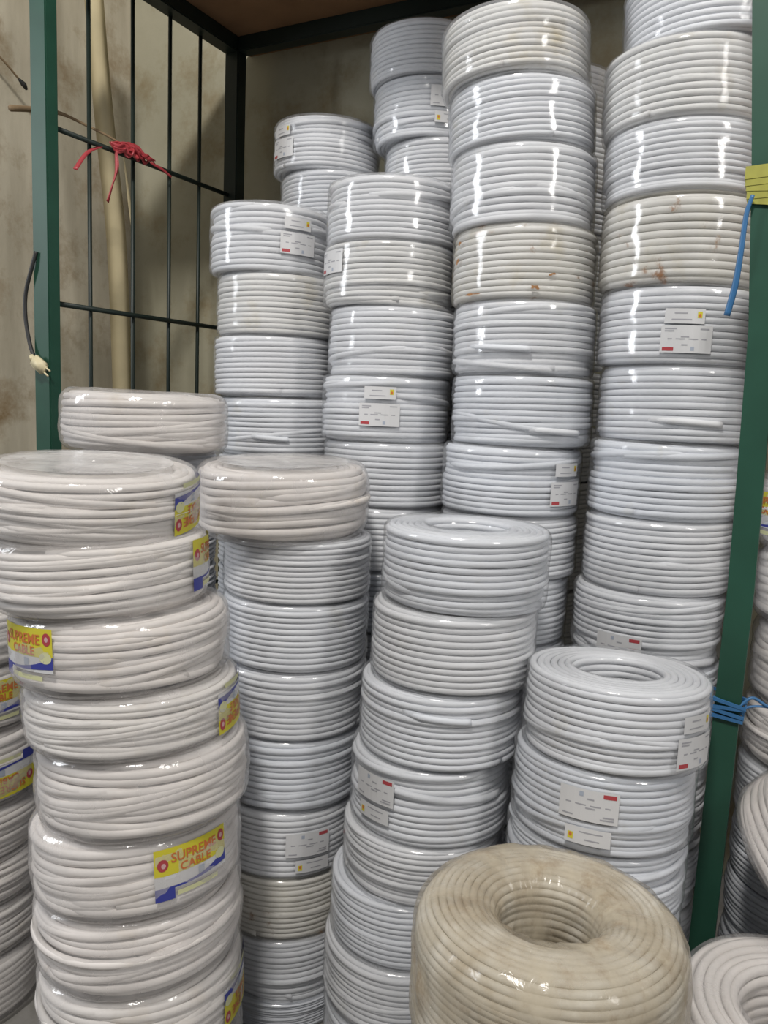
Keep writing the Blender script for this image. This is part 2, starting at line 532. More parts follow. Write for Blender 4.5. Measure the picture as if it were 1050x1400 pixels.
def winding_mesh(name, seed, mat, R, h, ri, d, c, wander, crossings, step, bulge=0.0, seg=60, sides=7):
    """one continuous cable wound round and round over the coil's section, with loose turns laid across"""
    rnd = random.Random(seed)
    fn, L = rr_profile(R, h, ri, c, -d * 0.5)
    n = int(round(L / (d * 0.985)))
    sp = L / n
    verts, faces = [], []
    ph = [(rnd.uniform(0, 6.28), rnd.uniform(0, 6.28), rnd.uniform(0, 6.28)) for _ in range(n + 2)]
    g1, g2 = rnd.uniform(0, 6.28), rnd.uniform(0, 6.28)
    rad_j = [rnd.gauss(0, 0.09 * (1 + wander * 2)) for _ in range(n + 2)]
    side_n = max(1, int((h - 2 * c) / sp))
    if step:
        for i in range(side_n + 2):
            if step > 0 and i <= int(side_n * 0.28):
                rad_j[i] -= 0.45 * step
            if step < 0 and i >= int(side_n * 0.72):
                rad_j[i] += 0.45 * step
    pts = []
    for i in range(n * seg + 1):
        t = i / seg
        k = int(t)
        u = t - k
        th = 2 * math.pi * t
        q = ph[k]
        q2 = ph[(k + 1) % n]

        def wv(p):
            return 0.55 * math.sin(th + p[0]) + 0.35 * math.sin(2 * th + p[1]) + 0.25 * math.sin(3 * th + p[2])
        e = u * u * (3 - 2 * u)
        loc = wv(q) * (1 - e) + wv(q2) * e
        glob = 0.6 * math.sin(th + g1) + 0.4 * math.sin(2 * th + g2)
        s = sp * (t + wander * (0.5 * loc + 0.9 * glob))
        r, z, nr, nz = fn(s)
        o = d * (rad_j[k] * (1 - e) + rad_j[(k + 1) % n] * e + wander * 0.35 * loc)
        o -= d * 0.1
        if bulge and nr > 0:
            o += bulge * nr * (1 - ((z / h) * 2 - 1) ** 2)
        pts.append((th, r + nr * o, z + nz * o))
    ring_tube(pts, d * 0.515, sides, verts, faces)
    # turns laid across the outside
    for kx in range(crossings):
        th0 = rnd.uniform(0, 6.28)
        span = rnd.uniform(1.6, 3.6)
        za = rnd.uniform(c * 0.8, h - c * 0.8)
        zb = min(h - c * 0.7, max(c * 0.7, za + rnd.choice((-1, 1)) * rnd.uniform(1.2, 3.5) * d))
        pp = []
        m = int(span / 6.28 * seg) + 4
        for j in range(m + 1):
            t = j / m
            e = t * t * (3 - 2 * t)
            lift = min(1.0, t / 0.14, (1 - t) / 0.14)
            lift = lift * lift * (3 - 2 * lift)
            zz = za + (zb - za) * e
            bl = bulge * (1 - ((zz / h) * 2 - 1) ** 2)
            pp.append((th0 + span * t, R + bl - d * 1.05 + lift * d * 0.62, zz))
        ring_tube(pp, d * 0.51, sides, verts, faces)
    # filling behind the outer turns
    fn2, L2 = rr_profile(R, h, ri, c, -d * 0.85)
    mseg, ms = 40, 36
    b0 = len(verts)
    for i in range(mseg):
        th = 2 * math.pi * i / mseg
        for j in range(ms):
            r, z, _, _ = fn2(L2 * j / ms)
            verts.append((r * math.cos(th), r * math.sin(th), z))
    for i in range(mseg):
        i2 = (i + 1) % mseg
        for j in range(ms):
            j2 = (j + 1) % ms
            faces.append((b0 + i * ms + j, b0 + i2 * ms + j, b0 + i2 * ms + j2, b0 + i * ms + j2))
    return mesh_from(name, verts, faces, [mat])


def film_mesh(name, seed, mat, R, h, ri, c, gap, amp, bulge=0.0, mseg=84, ms=52, crease=0.0):
    rnd = random.Random(seed)
    ox, oy = rnd.uniform(0, 50), rnd.uniform(0, 50)
    fn, L = rr_profile(R, h, ri, c, gap)
    verts, faces = [], []
    for i in range(mseg):
        th = 2 * math.pi * i / mseg
        for j in range(ms):
            r, z, nr, nz = fn(L * j / ms)
            p = Vector((r * math.cos(th), r * math.sin(th), z))
            w1 = noise.noise(Vector((p.x * 16 + ox, p.y * 16 + oy, p.z * 34)))
            w2 = noise.noise(Vector((p.x * 45 + oy, p.y * 45 + ox, p.z * 60)))
            o = amp * (w1 + 0.5 * w2)
            if crease:
                o += crease * noise.noise(Vector((math.cos(th) * 5.5 + ox, math.sin(th) * 5.5 + oy, 7.0 * j / ms)))
            if o < -gap * 0.45:
                o = -gap * 0.45
            if bulge and nr > 0:
                o += bulge * nr * (1 - min(1.0, ((z / h) * 2 - 1) ** 2))
            rr, zz = r + nr * o, z + nz * o * (0.3 if amp < 0.002 else 0.6)
            verts.append((rr * math.cos(th), rr * math.sin(th), zz))
    for i in range(mseg):
        i2 = (i + 1) % mseg
        for j in range(ms):
            j2 = (j + 1) % ms
            faces.append((i * ms + j, i2 * ms + j, i2 * ms + j2, i * ms + j2))
    return mesh_from(name, verts, faces, [mat])


GR, GH = 0.150, 0.135
SR, SH = 0.168, 0.118
GREY_STEPS = [0, 1, 0, -0.8, 0, 0.8, 0]
W_GREY = [winding_mesh('winding', 11 + i, 'grey_cable', GR - 0.0025, GH - 0.002, 0.070, 0.0116, 0.011, 0.06 + 0.05 * (i % 3), [1, 2, 0, 3, 1, 2, 0][i], GREY_STEPS[i]) for i in range(7)]
W_CREAM = [winding_mesh('winding', 41 + i, 'cream_cable', SR - 0.006, SH - 0.004, 0.082, 0.0130, 0.019, 0.48, 8, 0, 0.003) for i in range(5)]
F_GREY = [film_mesh('wrap_film', 71 + i, 'tight_film', GR - 0.0025, GH - 0.002, 0.070, 0.011, 0.0020, 0.0019) for i in range(4)]
F_DIRT = [film_mesh('wrap_film', 81 + i, 'dirty_film', GR - 0.0025, GH - 0.002, 0.070, 0.011, 0.0020, 0.0019) for i in range(2)]
F_CREAM = [film_mesh('wrap_film', 91 + i, 'loose_film', SR - 0.006, SH - 0.004, 0.082, 0.019, 0.0048, 0.0030, 0.003) for i in range(4)]


def variant(me, mat):
    m2 = me.copy()
    m2.materials.clear()
    m2.materials.append(M[mat])
    return m2


W_AGED = [variant(W_GREY[i], 'aged_cable') for i in (0, 2, 5)]

# ---- labels printed on the coils, bent round the drum


class Patch:
    def __init__(self, R, az, zc, flip=False, skew=0.0):
        self.R, self.az, self.zc, self.s, self.k = R, az, zc, (-1 if flip else 1), skew
        self.v, self.f, self.i = [], [], []

    def pt(self, u, v, lift=0.0):
        u, v = u * self.s, v * self.s
        a = self.az + u / self.R
        r = self.R + lift
        return (r * math.cos(a), r * math.sin(a), self.zc + v + self.k * u)

    def quad(self, u0, u1, v0, v1, mi, lift=0.0, n=8):
        b = len(self.v)
        for k in range(n + 1):
            u = u0 + (u1 - u0) * k / n
            self.v += [self.pt(u, v0, lift), self.pt(u, v1, lift)]
        for k in range(n):
            self.f.append((b + 2 * k, b + 2 * k + 2, b + 2 * k + 3, b + 2 * k + 1))
            self.i.append(mi)

    def disc(self, u, v, ru, rv, mi, lift, n=14):
        b = len(self.v)
        for k in range(n):
            a = 2 * math.pi * k / n
            self.v.append(self.pt(u + ru * math.cos(a), v + rv * math.sin(a), lift))
        self.f.append(tuple(b + k for k in range(n)))
        self.i.append(mi)

    def band(self, pts, mi, lift):
        """pts: (u, vlow, vhigh)"""
        b = len(self.v)
        for u, a, c in pts:
            self.v += [self.pt(u, a, lift), self.pt(u, c, lift)]
        for k in range(len(pts) - 1):
            self.f.append((b + 2 * k, b + 2 * k + 2, b + 2 * k + 3, b + 2 * k + 1))
            self.i.append(mi)

    def build(self, name, mats, parent):
        return link(name, mesh_from(name, self.v, self.f, mats, self.i, smooth=False), parent)


_text_cache = {}


def text_geo(body):
    if body not in _text_cache:
        cu = bpy.data.curves.new('lettering', 'FONT')
        cu.body = body
        cu.resolution_u = 3
        cu.offset = 0.018
        ob = bpy.data.objects.new('lettering', cu)
        COL.objects.link(ob)
        bpy.context.view_layer.update()
        dg = bpy.context.evaluated_depsgraph_get()
        me = ob.evaluated_get(dg).to_mesh()
        vs_ = [(q.co.x, q.co.y) for q in me.vertices]
        fs_ = [tuple(p.vertices) for p in me.polygons]
        ob.evaluated_get(dg).to_mesh_clear()
        bpy.data.objects.remove(ob)
        bpy.data.curves.remove(cu)
        x0 = min(q[0] for q in vs_)
        x1 = max(q[0] for q in vs_)
        y0 = min(q[1] for q in vs_)
        y1 = max(q[1] for q in vs_)
        vs_ = [((q[0] - x0) / (x1 - x0), (q[1] - y0) / (y1 - y0)) for q in vs_]
        _text_cache[body] = (vs_, fs_)
    return _text_cache[body]


def yellow_label(root, R, az, zc, flip, skew=0.0):
    """big yellow, white and blue maker's label"""
    W, H2 = 0.064, 0.040
    p = Patch(R, az, zc, flip, skew)
    p.quad(-W, W, -H2 * 0.62, H2 * 0.15, 0, 0.0)                       # white field
    p.quad(-W, W, H2 * -0.05, H2, 1, 0.0002)                           # yellow field
    p.quad(-W, -W + 0.030, -H2, -H2 * 0.50, 2, 0.0004)                 # blue block
    sw = []
    for k in range(13):
        u = -W + 0.028 + (2 * W - 0.028) * k / 12
        t = k / 12
        mid = -H2 * 0.56 + 0.010 * t * t
        th = 0.0022 + 0.010 * t ** 3
        sw.append((u, mid - th * 0.5, mid + th))
    p.band(sw, 2, 0.0004)                                              # blue sweep
    p.quad(-W + 0.034, W - 0.02, -H2 * 0.92, -H2 * 0.74, 5, 0.0002)    # pale strip below
    p.disc(W - 0.013, H2 * -0.06, 0.011, 0.0085, 5, 0.0005)            # pale green roundel
    p.disc(-W + 0.013, H2 * 0.38, 0.0085, 0.0095, 3, 0.0005)           # red roundels
    p.disc(-W + 0.014, H2 * 0.36, 0.0036, 0.0042, 4, 0.0007)
    p.disc(W - 0.010, H2 * 0.62, 0.0075, 0.0095, 3, 0.0005)
    p.disc(W - 0.010, H2 * 0.62, 0.0032, 0.0040, 4, 0.0007)
    p.quad(0.006, 0.017, -H2 * 0.40, -H2 * 0.12, 6, 0.0005, 2)         # small grey mark
    lab = p.build('label', ['label_white', 'label_yellow', 'label_blue', 'label_red', 'label_pink', 'pale_print', 'label_grey'], root)
    lab['label'] = 'yellow, white and blue printed label'
    q = Patch(R, az, zc, flip, skew)
    for body, u0, u1, v0, v1 in (('SUPREME', -W + 0.026, W - 0.022, H2 * 0.40, H2 * 0.78), ('CABLE', -W + 0.040, W - 0.034, H2 * 0.00, H2 * 0.33)):
        vs_, fs_ = text_geo(body)
        b = len(q.v)
        q.v += [q.pt(u0 + (u1 - u0) * a, v0 + (v1 - v0) * c, 0.0008) for a, c in vs_]
        q.f += [tuple(b + k for k in f) for f in fs_]
        q.i += [0] * len(fs_)
    q.build('lettering', ['label_orange'], lab)


M['pale_print'] = plain('pale_print', (0.62, 0.62, 0.36), 0.5)


def white_label(root, R, az, zc, flip=False, skew=0.0, small=(0.0, 0.048), az2=0.0, red=True):
    """white sticker with fine print and a red mark, and the narrow sticker with a yellow mark that goes with it"""
    p = Patch(R, az, zc, flip, skew)
    p.quad(-0.044, 0.044, -0.024, 0.024, 0)
    if red:
        p.quad(-0.040, -0.021, -0.021, -0.0145, 1, 0.0003, 2)
    for v, u0, u1 in ((0.018, -0.038, -0.018), (0.014, -0.038, -0.022), (0.018, 0.022, 0.038), (0.004, -0.010, 0.004), (0.0, -0.032, 0.034), (-0.010, -0.008, 0.002)):
        p.quad(u0, u1, v - 0.0011, v + 0.0011, 2, 0.0003, 3)
    p.quad(0.008, 0.014, -0.020, -0.013, 3, 0.0003, 2)
    a = p.build('label', ['label_white', 'label_red', 'label_ink', 'label_grey'], root)
    a['label'] = 'white sticker with a red mark'
    if small:
        sg = -1 if flip else 1
        p = Patch(R, az + az2 + sg * small[0] / R, zc + sg * small[1] , flip, skew)
        p.quad(-0.036, 0.032, -0.015, 0.011, 0)
        p.quad(0.019, 0.027, -0.005, 0.006, 1, 0.0003, 2)
        p.disc(0.023, -0.001, 0.0024, 0.0032, 3, 0.0005)
        for v, u0, u1 in ((0.003, -0.020, 0.002), (-0.008, -0.024, 0.010)):
            p.quad(u0, u1, v - 0.001, v + 0.001, 2, 0.0003, 3)
        b = p.build('label', ['label_white', 'label_yellow', 'label_ink', 'label_orange'], root)
        b['label'] = 'narrow white sticker with a yellow mark'


def cable_end(root, R, az, z, length, kind, d=0.0128):
    """blunt loose end of the cable lying along the outside"""
    pts = []
    for j in range(15):
        t = j / 14
        lift = min(1.0, t / 0.3)
        pts.append((az - (1 - t) * length / R, R - d * 0.95 + lift * d * 0.62, z + 0.006 * (1 - t)))
    v, f = [], []
    ring_tube(pts, d * 0.5, 9, v, f)
    o = link('cable_end', mesh_from('cable_end', v, f, [kind]), root)
    return o


# ------------------------------------------------------------------ the coils
# x, y, base height, coil height, radius; listed from the top of each stack down
STACKS = {
    'A': [(-0.564, 1.598, 1.860, 0.124, 0.147), (-0.547, 1.607, 1.740, 0.120, 0.147), (-0.539, 1.611, 1.593, 0.147, 0.147), (-0.529, 1.617, 1.452, 0.141, 0.147), (-0.521, 1.621, 1.311, 0.142, 0.147), (-0.516, 1.623, 1.171, 0.140, 0.147), (-0.530, 1.616, 1.033, 0.138, 0.147), (-0.529, 1.621, 0.902, 0.131, 0.147), (-0.538, 1.615, 0.766, 0.137, 0.147), (-0.536, 1.613, 0.632, 0.133, 0.147)],
    'B': [(-0.221, 1.657, 1.896, 0.129, 0.147), (-0.246, 1.644, 1.758, 0.137, 0.147), (-0.238, 1.648, 1.635, 0.123, 0.147), (-0.233, 1.650, 1.478, 0.158, 0.147), (-0.226, 1.654, 1.336, 0.142, 0.147), (-0.217, 1.659, 1.195, 0.141, 0.147), (-0.225, 1.655, 1.050, 0.145, 0.147), (-0.225, 1.655, 0.907, 0.143, 0.147), (-0.234, 1.644, 0.770, 0.138, 0.147), (-0.232, 1.651, 0.647, 0.122, 0.147)],
    'M': [(-0.842, 1.625, 1.583, 0.131, 0.147), (-0.845, 1.623, 1.450, 0.133, 0.147), (-0.831, 1.631, 1.304, 0.145, 0.147), (-0.840, 1.626, 1.162, 0.143, 0.147), (-0.834, 1.629, 1.019, 0.143, 0.147), (-0.837, 1.627, 0.878, 0.141, 0.147), (-0.835, 1.628, 0.738, 0.139, 0.147)],
    'L': [(-1.183, 1.641, 1.535, 0.155, 0.147), (-1.166, 1.650, 1.393, 0.142, 0.147), (-1.170, 1.648, 1.250, 0.143, 0.147), (-1.155, 1.655, 1.110, 0.139, 0.147)],
    'N': [(-1.216, 1.939, 1.844, 0.135, 0.147), (-1.195, 1.950, 1.714, 0.130, 0.147)],
    'O': [(-0.930, 1.951, 2.036, 0.127, 0.147), (-0.918, 1.957, 1.894, 0.142, 0.147), (-0.887, 1.972, 1.763, 0.131, 0.147)],
    'P': [(-0.590, 1.957, 1.882, 0.137, 0.147)],
    'D': [(-0.495, 1.286, 0.907, 0.134, 0.147), (-0.507, 1.280, 0.774, 0.133, 0.147), (-0.520, 1.273, 0.645, 0.129, 0.147), (-0.531, 1.268, 0.509, 0.136, 0.147), (-0.539, 1.263, 0.401, 0.108, 0.147), (-0.556, 1.254, 0.283, 0.118, 0.147), (-0.563, 1.248, 0.159, 0.124, 0.147)],
    'E': [(-0.218, 1.280, 0.704, 0.132, 0.147), (-0.228, 1.275, 0.577, 0.127, 0.147), (-0.231, 1.274, 0.466, 0.111, 0.147)],
    'G': [(-0.884, 1.289, 0.990, 0.134, 0.168), (-0.857, 1.304, 0.870, 0.120, 0.147), (-0.858, 1.303, 0.738, 0.132, 0.147), (-0.857, 1.303, 0.608, 0.131, 0.147), (-0.859, 1.303, 0.465, 0.143, 0.147), (-0.863, 1.300, 0.329, 0.136, 0.147), (-0.862, 1.302, 0.198, 0.131, 0.147), (-0.860, 1.305, 0.065, 0.133, 0.147)],
    'F': [(-0.981, 0.891, 1.029, 0.104, 0.168), (-0.964, 0.899, 0.915, 0.114, 0.168), (-0.932, 0.916, 0.799, 0.116, 0.168), (-0.916, 0.924, 0.702, 0.097, 0.168), (-0.898, 0.933, 0.576, 0.126, 0.168), (-0.909, 0.928, 0.447, 0.129, 0.168), (-0.905, 0.929, 0.320, 0.127, 0.168), (-0.901, 0.931, 0.188, 0.132, 0.168)],
    'I': [(-1.208, 1.246, 1.129, 0.119, 0.168)],
    'H': [(-1.429, 0.953, 0.729, 0.107, 0.168), (-1.431, 0.952, 0.599, 0.130, 0.168), (-1.427, 0.954, 0.456, 0.143, 0.168), (-1.429, 0.953, 0.343, 0.113, 0.168), (-1.430, 0.953, 0.252, 0.091, 0.168), (-1.432, 0.952, 0.143, 0.109, 0.168), (-1.433, 0.951, 0.0, 0.143, 0.168)],
    'U': [(0.092, 1.148, 0.310, 0.144, 0.168)],
    'V': [(0.114, 1.654, 1.017, 0.138, 0.165), (0.121, 1.657, 0.881, 0.136, 0.165), (0.130, 1.662, 0.727, 0.153, 0.165), (0.126, 1.660, 0.609, 0.118, 0.165)],
}
# where each stack stands, for the labels
WHERE = {
    'A': 'the tall rack stack right of centre',
    'B': 'the rack stack behind the right post',
    'M': 'the rack stack left of centre',
    'L': 'the rack stack nearest the barred side',
    'N': 'the back-row stack beside the dark corner post',
    'O': 'the shaded back-row stack under the rear rail',
    'P': 'the back-row stack between the two tallest stacks',
    'D': 'the front stack before the rack centre',
    'E': 'the low front stack by the right post',
    'G': 'the front stack second from left',
    'F': 'the big yellow-labelled front left stack',
    'I': 'the stack behind the big left stack',
    'H': 'the stack cut off by the left edge',
    'U': 'the stack in the lower right corner',
    'V': 'the stack right of the right post',
    'T': 'the stack under the dirty tan coil',
}
ORD = ['topmost', 'second from top', 'third from top', 'fourth from top', 'fifth from top', 'sixth from top', 'seventh from top', 'eighth from top', 'ninth from top', 'tenth from top']
UPS = ['lowest one', 'second up', 'third up', 'fourth up', 'fifth up', 'sixth up', 'seventh up', 'eighth up', 'ninth up', 'tenth up', 'eleventh up', 'twelfth up', 'thirteenth up', 'fourteenth up']
CREAM = {('F', i) for i in range(8)} | {('H', i) for i in range(7)} | {('I', 0), ('G', 0), ('U', 0)} | {('V', i) for i in range(4)}
AGED = {('A', 3), ('G', 6), ('B', 1), ('A', 0), ('B', 3), ('L', 1), ('M', 1)}
DIRTY = {('A', 3), ('B', 3), ('G', 6)}
# lean of a coil in degrees, seen from the aisle: right side up, front edge down
LEAN = {
    ('A', 0): (3.0, -1), ('A', 1): (2.5, 0), ('A', 2): (1.0, 0),
    ('F', 0): (0.0, 3.5), ('G', 0): (1.0, 2.0), ('F', 1): (1.5, -2), ('F', 2): (2.0, -3), ('F', 3): (2.5, -3), ('F', 4): (3.0, -4), ('F', 5): (2.5, -4), ('F', 6): (2.0, -4), ('F', 7): (1.5, -3),
    ('B', 1): (1.5, 0), ('B', 0): (2, 0),
    ('N', 0): (-1.0, 1), ('E', 0): (0, -3), ('E', 1): (0, -3), ('E', 2): (0, -3),
}
EXTRA = {
    ('F', 0): 'topmost coil of the big left stack, label upside down at its right',
    ('F', 1): 'coil second from top of the big left stack, upright label at right',
    ('F', 2): 'coil third from top of the big left stack, label at left edge',
    ('F', 3): 'coil fourth from top of the big left stack, upside-down label',
    ('F', 5): 'coil sixth from top of the big left stack, label facing front',
    ('H', 1): 'coil cut by the left edge, upright yellow label, behind big left stack',
    ('H', 2): 'coil cut by the left edge, upside-down yellow label',
}
GROUP = {k: 'coils of ' + v for k, v in WHERE.items()}
rng = random.Random(5)
VIEW = Vector((0, 0, 1.24))
COILS = {}


def lean_quat(x, y, roll, pitch):
    u = Vector((x, y, 0)).normalized()
    r = Vector((u.y, -u.x, 0))
    nrm = Vector((0, 0, 1)) - r * math.tan(math.radians(roll)) - u * math.tan(math.radians(pitch))
    return Vector((0, 0, 1)).rotation_difference(nrm.normalized())


def coil(stack, idx, x, y, z, h, R, kind, label, roll=0.0, pitch=0.0, film=True):
    root = empty('cable_coil', (x, y, z))
    root.rotation_mode = 'QUATERNION'
    root.rotation_quaternion = lean_quat(x, y, roll, pitch)
    tag(root, label, 'cable coil', GROUP[stack])
    if kind == 'cream':
        me, fm, bR, bH = rng.choice(W_CREAM), rng.choice(F_CREAM), SR, SH
    else:
        me, fm, bR, bH = rng.choice(W_GREY), rng.choice(F_GREY), GR, GH
        if kind == 'aged':
            me = rng.choice(W_AGED)
        if kind == 'dirty':
            me, fm = rng.choice(W_AGED), rng.choice(F_DIRT)
    a = rng.uniform(0, 6.28)
    o = link('winding', me, root)
    o.scale = (R / bR, R / bR, h / bH)
    o.rotation_euler = (0, 0, a)
    o.location = (0, 0, 0.0012)
    if film:
        o = link('wrap_film', fm, root)
        o.scale = (R / bR, R / bR, h / bH)
        o.rotation_euler = (0, 0, rng.uniform(0, 6.28))
        o.location = (0, 0, 0.0012)
        o['label'] = 'clear wrapping film'
    COILS[(stack, idx)] = root
    return root


for st, rows in STACKS.items():
    for i, (x, y, z, h, R) in enumerate(rows):
        kd = 'cream' if (st, i) in CREAM else 'dirty' if (st, i) in DIRTY else 'aged' if (st, i) in AGED else 'grey'
        word = {'cream': 'cream', 'dirty': 'stained', 'aged': 'yellowed white', 'grey': 'pale grey'}[kd]
        lab = '%s coil, %s in %s' % (word, ORD[i], WHERE[st])
        if (st, i) in EXTRA:
            lab = '%s %s' % (word, EXTRA[(st, i)])
        if len(rows) == 1:
            lab = '%s cable coil on top of %s' % (word, WHERE[st])
        ro, pi_ = LEAN.get((st, i), (rng.uniform(-0.7, 0.7), rng.uniform(-0.5, 0.5)))
        coil(st, i, x, y, z, h, R, kd, lab, ro, pi_)

# lower coils that carry the stacks, mostly out of sight
BASE = {
    'A': (-0.540, 1.612, 0.632, 5), 'B': (-0.232, 1.651, 0.647, 5), 'M': (-0.840, 1.630, 0.738, 5), 'L': (-1.160, 1.655, 1.110, 8),
    'N': (-1.185, 1.958, 1.714, 12), 'O': (-0.880, 1.972, 1.763, 13), 'P': (-0.575, 1.962, 1.882, 14), 'D': (-0.560, 1.248, 0.159, 1),
    'E': (-0.231, 1.274, 0.466, 4), 'G': (-0.860, 1.305, 0.065, 1), 'F': (-0.901, 0.931, 0.188, 2), 'I': (-1.245, 1.300, 1.129, 9),
    'U': (0.092, 1.148, 0.310, 3), 'V': (0.105, 1.660, 0.609, 5), 'T': (-0.222, 0.953, 0.405, 3),
}
for st, (x, y, top, n) in BASE.items():
    hh = top / n
    for k in range(n):
        cream = st in 'FU'
        coil(st, 100 + k, x + rng.uniform(-.002, .002), y + rng.uniform(-.002, .002), k * hh, hh, 0.165 if cream else 0.146, 'cream' if cream else 'grey',
             '%s coil, %s in %s' % ('cream' if cream else 'pale grey', UPS[k], WHERE[st]), film=(k == n - 1))

# the dirty tan coil nearest the camera
TR, TH = 0.178, 0.195
tan = empty('cable_coil', (-0.222, 0.953, 0.412))
tan.rotation_mode = 'QUATERNION'
tan.rotation_quaternion = lean_quat(-0.222, 0.953, 0, -2.5)
tag(tan, 'dirty tan cable coil wrapped in yellowed film, nearest the camera', 'cable coil')
tw = link('winding', winding_mesh('winding', 201, 'tan_cable', TR - 0.004, TH, 0.064, 0.0105, 0.042, 0.14, 4, 0), tan)
tf = link('wrap_film', film_mesh('wrap_film', 202, 'tan_film', TR - 0.004, TH, 0.064, 0.042, 0.0026, 0.0022, 0.0, 200, 90, 0.0045), tan)
tf['label'] = 'yellowed wrapping film with brown stains'

# a cream coil tipped on its side between the corner stack and the next bay's stack
coil('V', 50, 0.088, 1.395, 0.510, 0.12, 0.158, 'cream', 'cream coil tipped over behind the lower right corner stack', -40, 6)

# the wrapping drawn over the hole on top of two cream coils
for key, h in ((('F', 0), 0.104), (('G', 0), 0.134)):
    vv, ff = [(0, 0, h + 0.0005)], []
    for a in range(1, 9):
        for b in range(48):
            th = 2 * math.pi * b / 48
            r = 0.128 * a / 8
            vv.append((r * math.cos(th), r * math.sin(th), h + 0.0025 - 0.002 * (1 - a / 8) + 0.0028 * noise.noise(Vector((r * math.cos(th) * 30, r * math.sin(th) * 30, h * 40))) * min(1.0, (8 - a) / 2)))
    for b in range(48):
        b2 = (b + 1) % 48
        ff.append((0, 1 + b, 1 + b2))
        for a in range(7):
            ff.append((1 + a * 48 + b, 1 + (a + 1) * 48 + b, 1 + (a + 1) * 48 + b2, 1 + a * 48 + b2))
    link('film_cover', mesh_from('film_cover', vv, ff, ['cover_film']), COILS[key])['label'] = 'milky film over the top'

# ------------------------------------------------------------------ labels on coils
D2R = math.pi / 180


def film_r(key):
    for st, rows in STACKS.items():
        if st == key[0]:
            R = rows[key[1]][4]
            return R - 0.0016 if key in CREAM else R + 0.0000


for key, az, z, flip, skew in [(('F', 0), 24, 0.054, True, 0.05), (('F', 1), 31, 0.062, False, 0.0), (('F', 2), -100, 0.064, False, 0.0), (('F', 3), 24, 0.048, True, 0.0), (('F', 5), -16, 0.070, False, 0.0), (('F', 7), 24, 0.060, True, 0), (('H', 1), -8, 0.066, False, 0.0), (('H', 2), -4, 0.060, True, 0), (('V', 0), -150, 0.06, False, 0)]:
    yellow_label(COILS[key], film_r(key) + 0.003, az * D2R, z, flip, skew)
for key, az, z, flip, small in [(('L', 0), -29, 0.066, False, (0.0, 0.046)), (('M', 3), -68, 0.058, False, (0.002, 0.048)), (('O', 1), -48, 0.090, True, (0.0, 0.05)), (('B', 4), -75, 0.044, False, (-0.004, 0.042)),
                                (('A', 6), -22, 0.050, False, (0.0, 0.05)), (('D', 3), -108, 0.088, True, (0, 0.046)), (('E', 0), -24, 0.040, False, (0, 0.046)), (('E', 1), -86, 0.080, True, (0.0, 0.050)),
                                (('G', 5), -40, 0.074, True, (-0.008, 0.046)), (('N', 0), -112, 0.055, False, (0, 0.045)), (('M', 1), -122, 0.090, False, None), (('B', 8), -100, 0.036, True, None)]:
    white_label(COILS[key], film_r(key) + 0.0012, az * D2R, z, flip, 0.0, small)
rs = random.Random(12)
for key, az, z, ru, rv in [(('A', 3), -62, 0.020, 0.011, 0.006), (('A', 3), -50, 0.046, 0.008, 0.003), (('A', 3), -131, 0.112, 0.008, 0.006), (('A', 3), -133, 0.082, 0.010, 0.010), (('A', 3), -112, 0.012, 0.020, 0.003)]:
    p = Patch(film_r(key) + 0.0013, az * D2R, z)
    for q in range(5):
        cu, cv, sc = rs.uniform(-0.7, 0.7) * ru, rs.uniform(-0.6, 0.6) * rv, rs.uniform(0.25, 0.6)
        b = len(p.v)
        n = 16
        for k in range(n):
            a = 2 * math.pi * k / n
            g = sc * rs.uniform(0.55, 1.2)
            p.v.append(p.pt(cu + ru * g * math.cos(a), cv + rv * g * math.sin(a), 0.0001 * q))
        p.f.append(tuple(range(b, b + n)))
        p.i.append(0)
    p.build('rust_stain', ['rust'], COILS[key])
for key, az, z, ln in [(('L', 3), -46, 0.042, 0.10), (('A', 4), -66, 0.047, 0.14), (('D', 2), -48, 0.090, 0.12), (('A', 5), -22, 0.030, 0.12), (('B', 5), -48, 0.036, 0.14)]:
    cable_end(COILS[key], 0.1485, az * D2R, z, ln, 'grey_cable')

# ------------------------------------------------------------------ odds and ends
pole = tube('timber_batten', [(-1.965, 1.800, 2.55), (-1.96, 1.825, 2.25), (-1.955, 1.853, 1.991), (-1.95, 1.885, 1.717), (-1.95, 1.908, 1.275), (-1.95, 1.925, 0.6), (-1.95, 1.93, 0.0)], [0.027, 0.030, 0.031], 'timber', None, 4, 0.8, up=(0.7, 1, 0))
tag(pole, 'pale yellow timber batten leaning upright behind the barred side', 'batten')
tube('split_strip', [(-1.93, 1.895, 1.98), (-1.928, 1.918, 1.84), (-1.93, 1.940, 1.70)], [0.003, 0.007, 0.002], 'timber', pole, 6, 0.4, up=(0, 1, 0))

rib = empty('plastic_ribbon', (-1.69, 1.66, 1.89))
tag(rib, 'red plastic ribbon knotted round the upper cross bar', 'ribbon')


def rp(pts, r, flat=0.35, twist=0.0, name='strand'):
    c = Vector((-1.69, 1.66, 1.89))
    tube(name, [Vector(p) - c for p in pts], r, 'red_plastic', rib, 7, flat, twist)


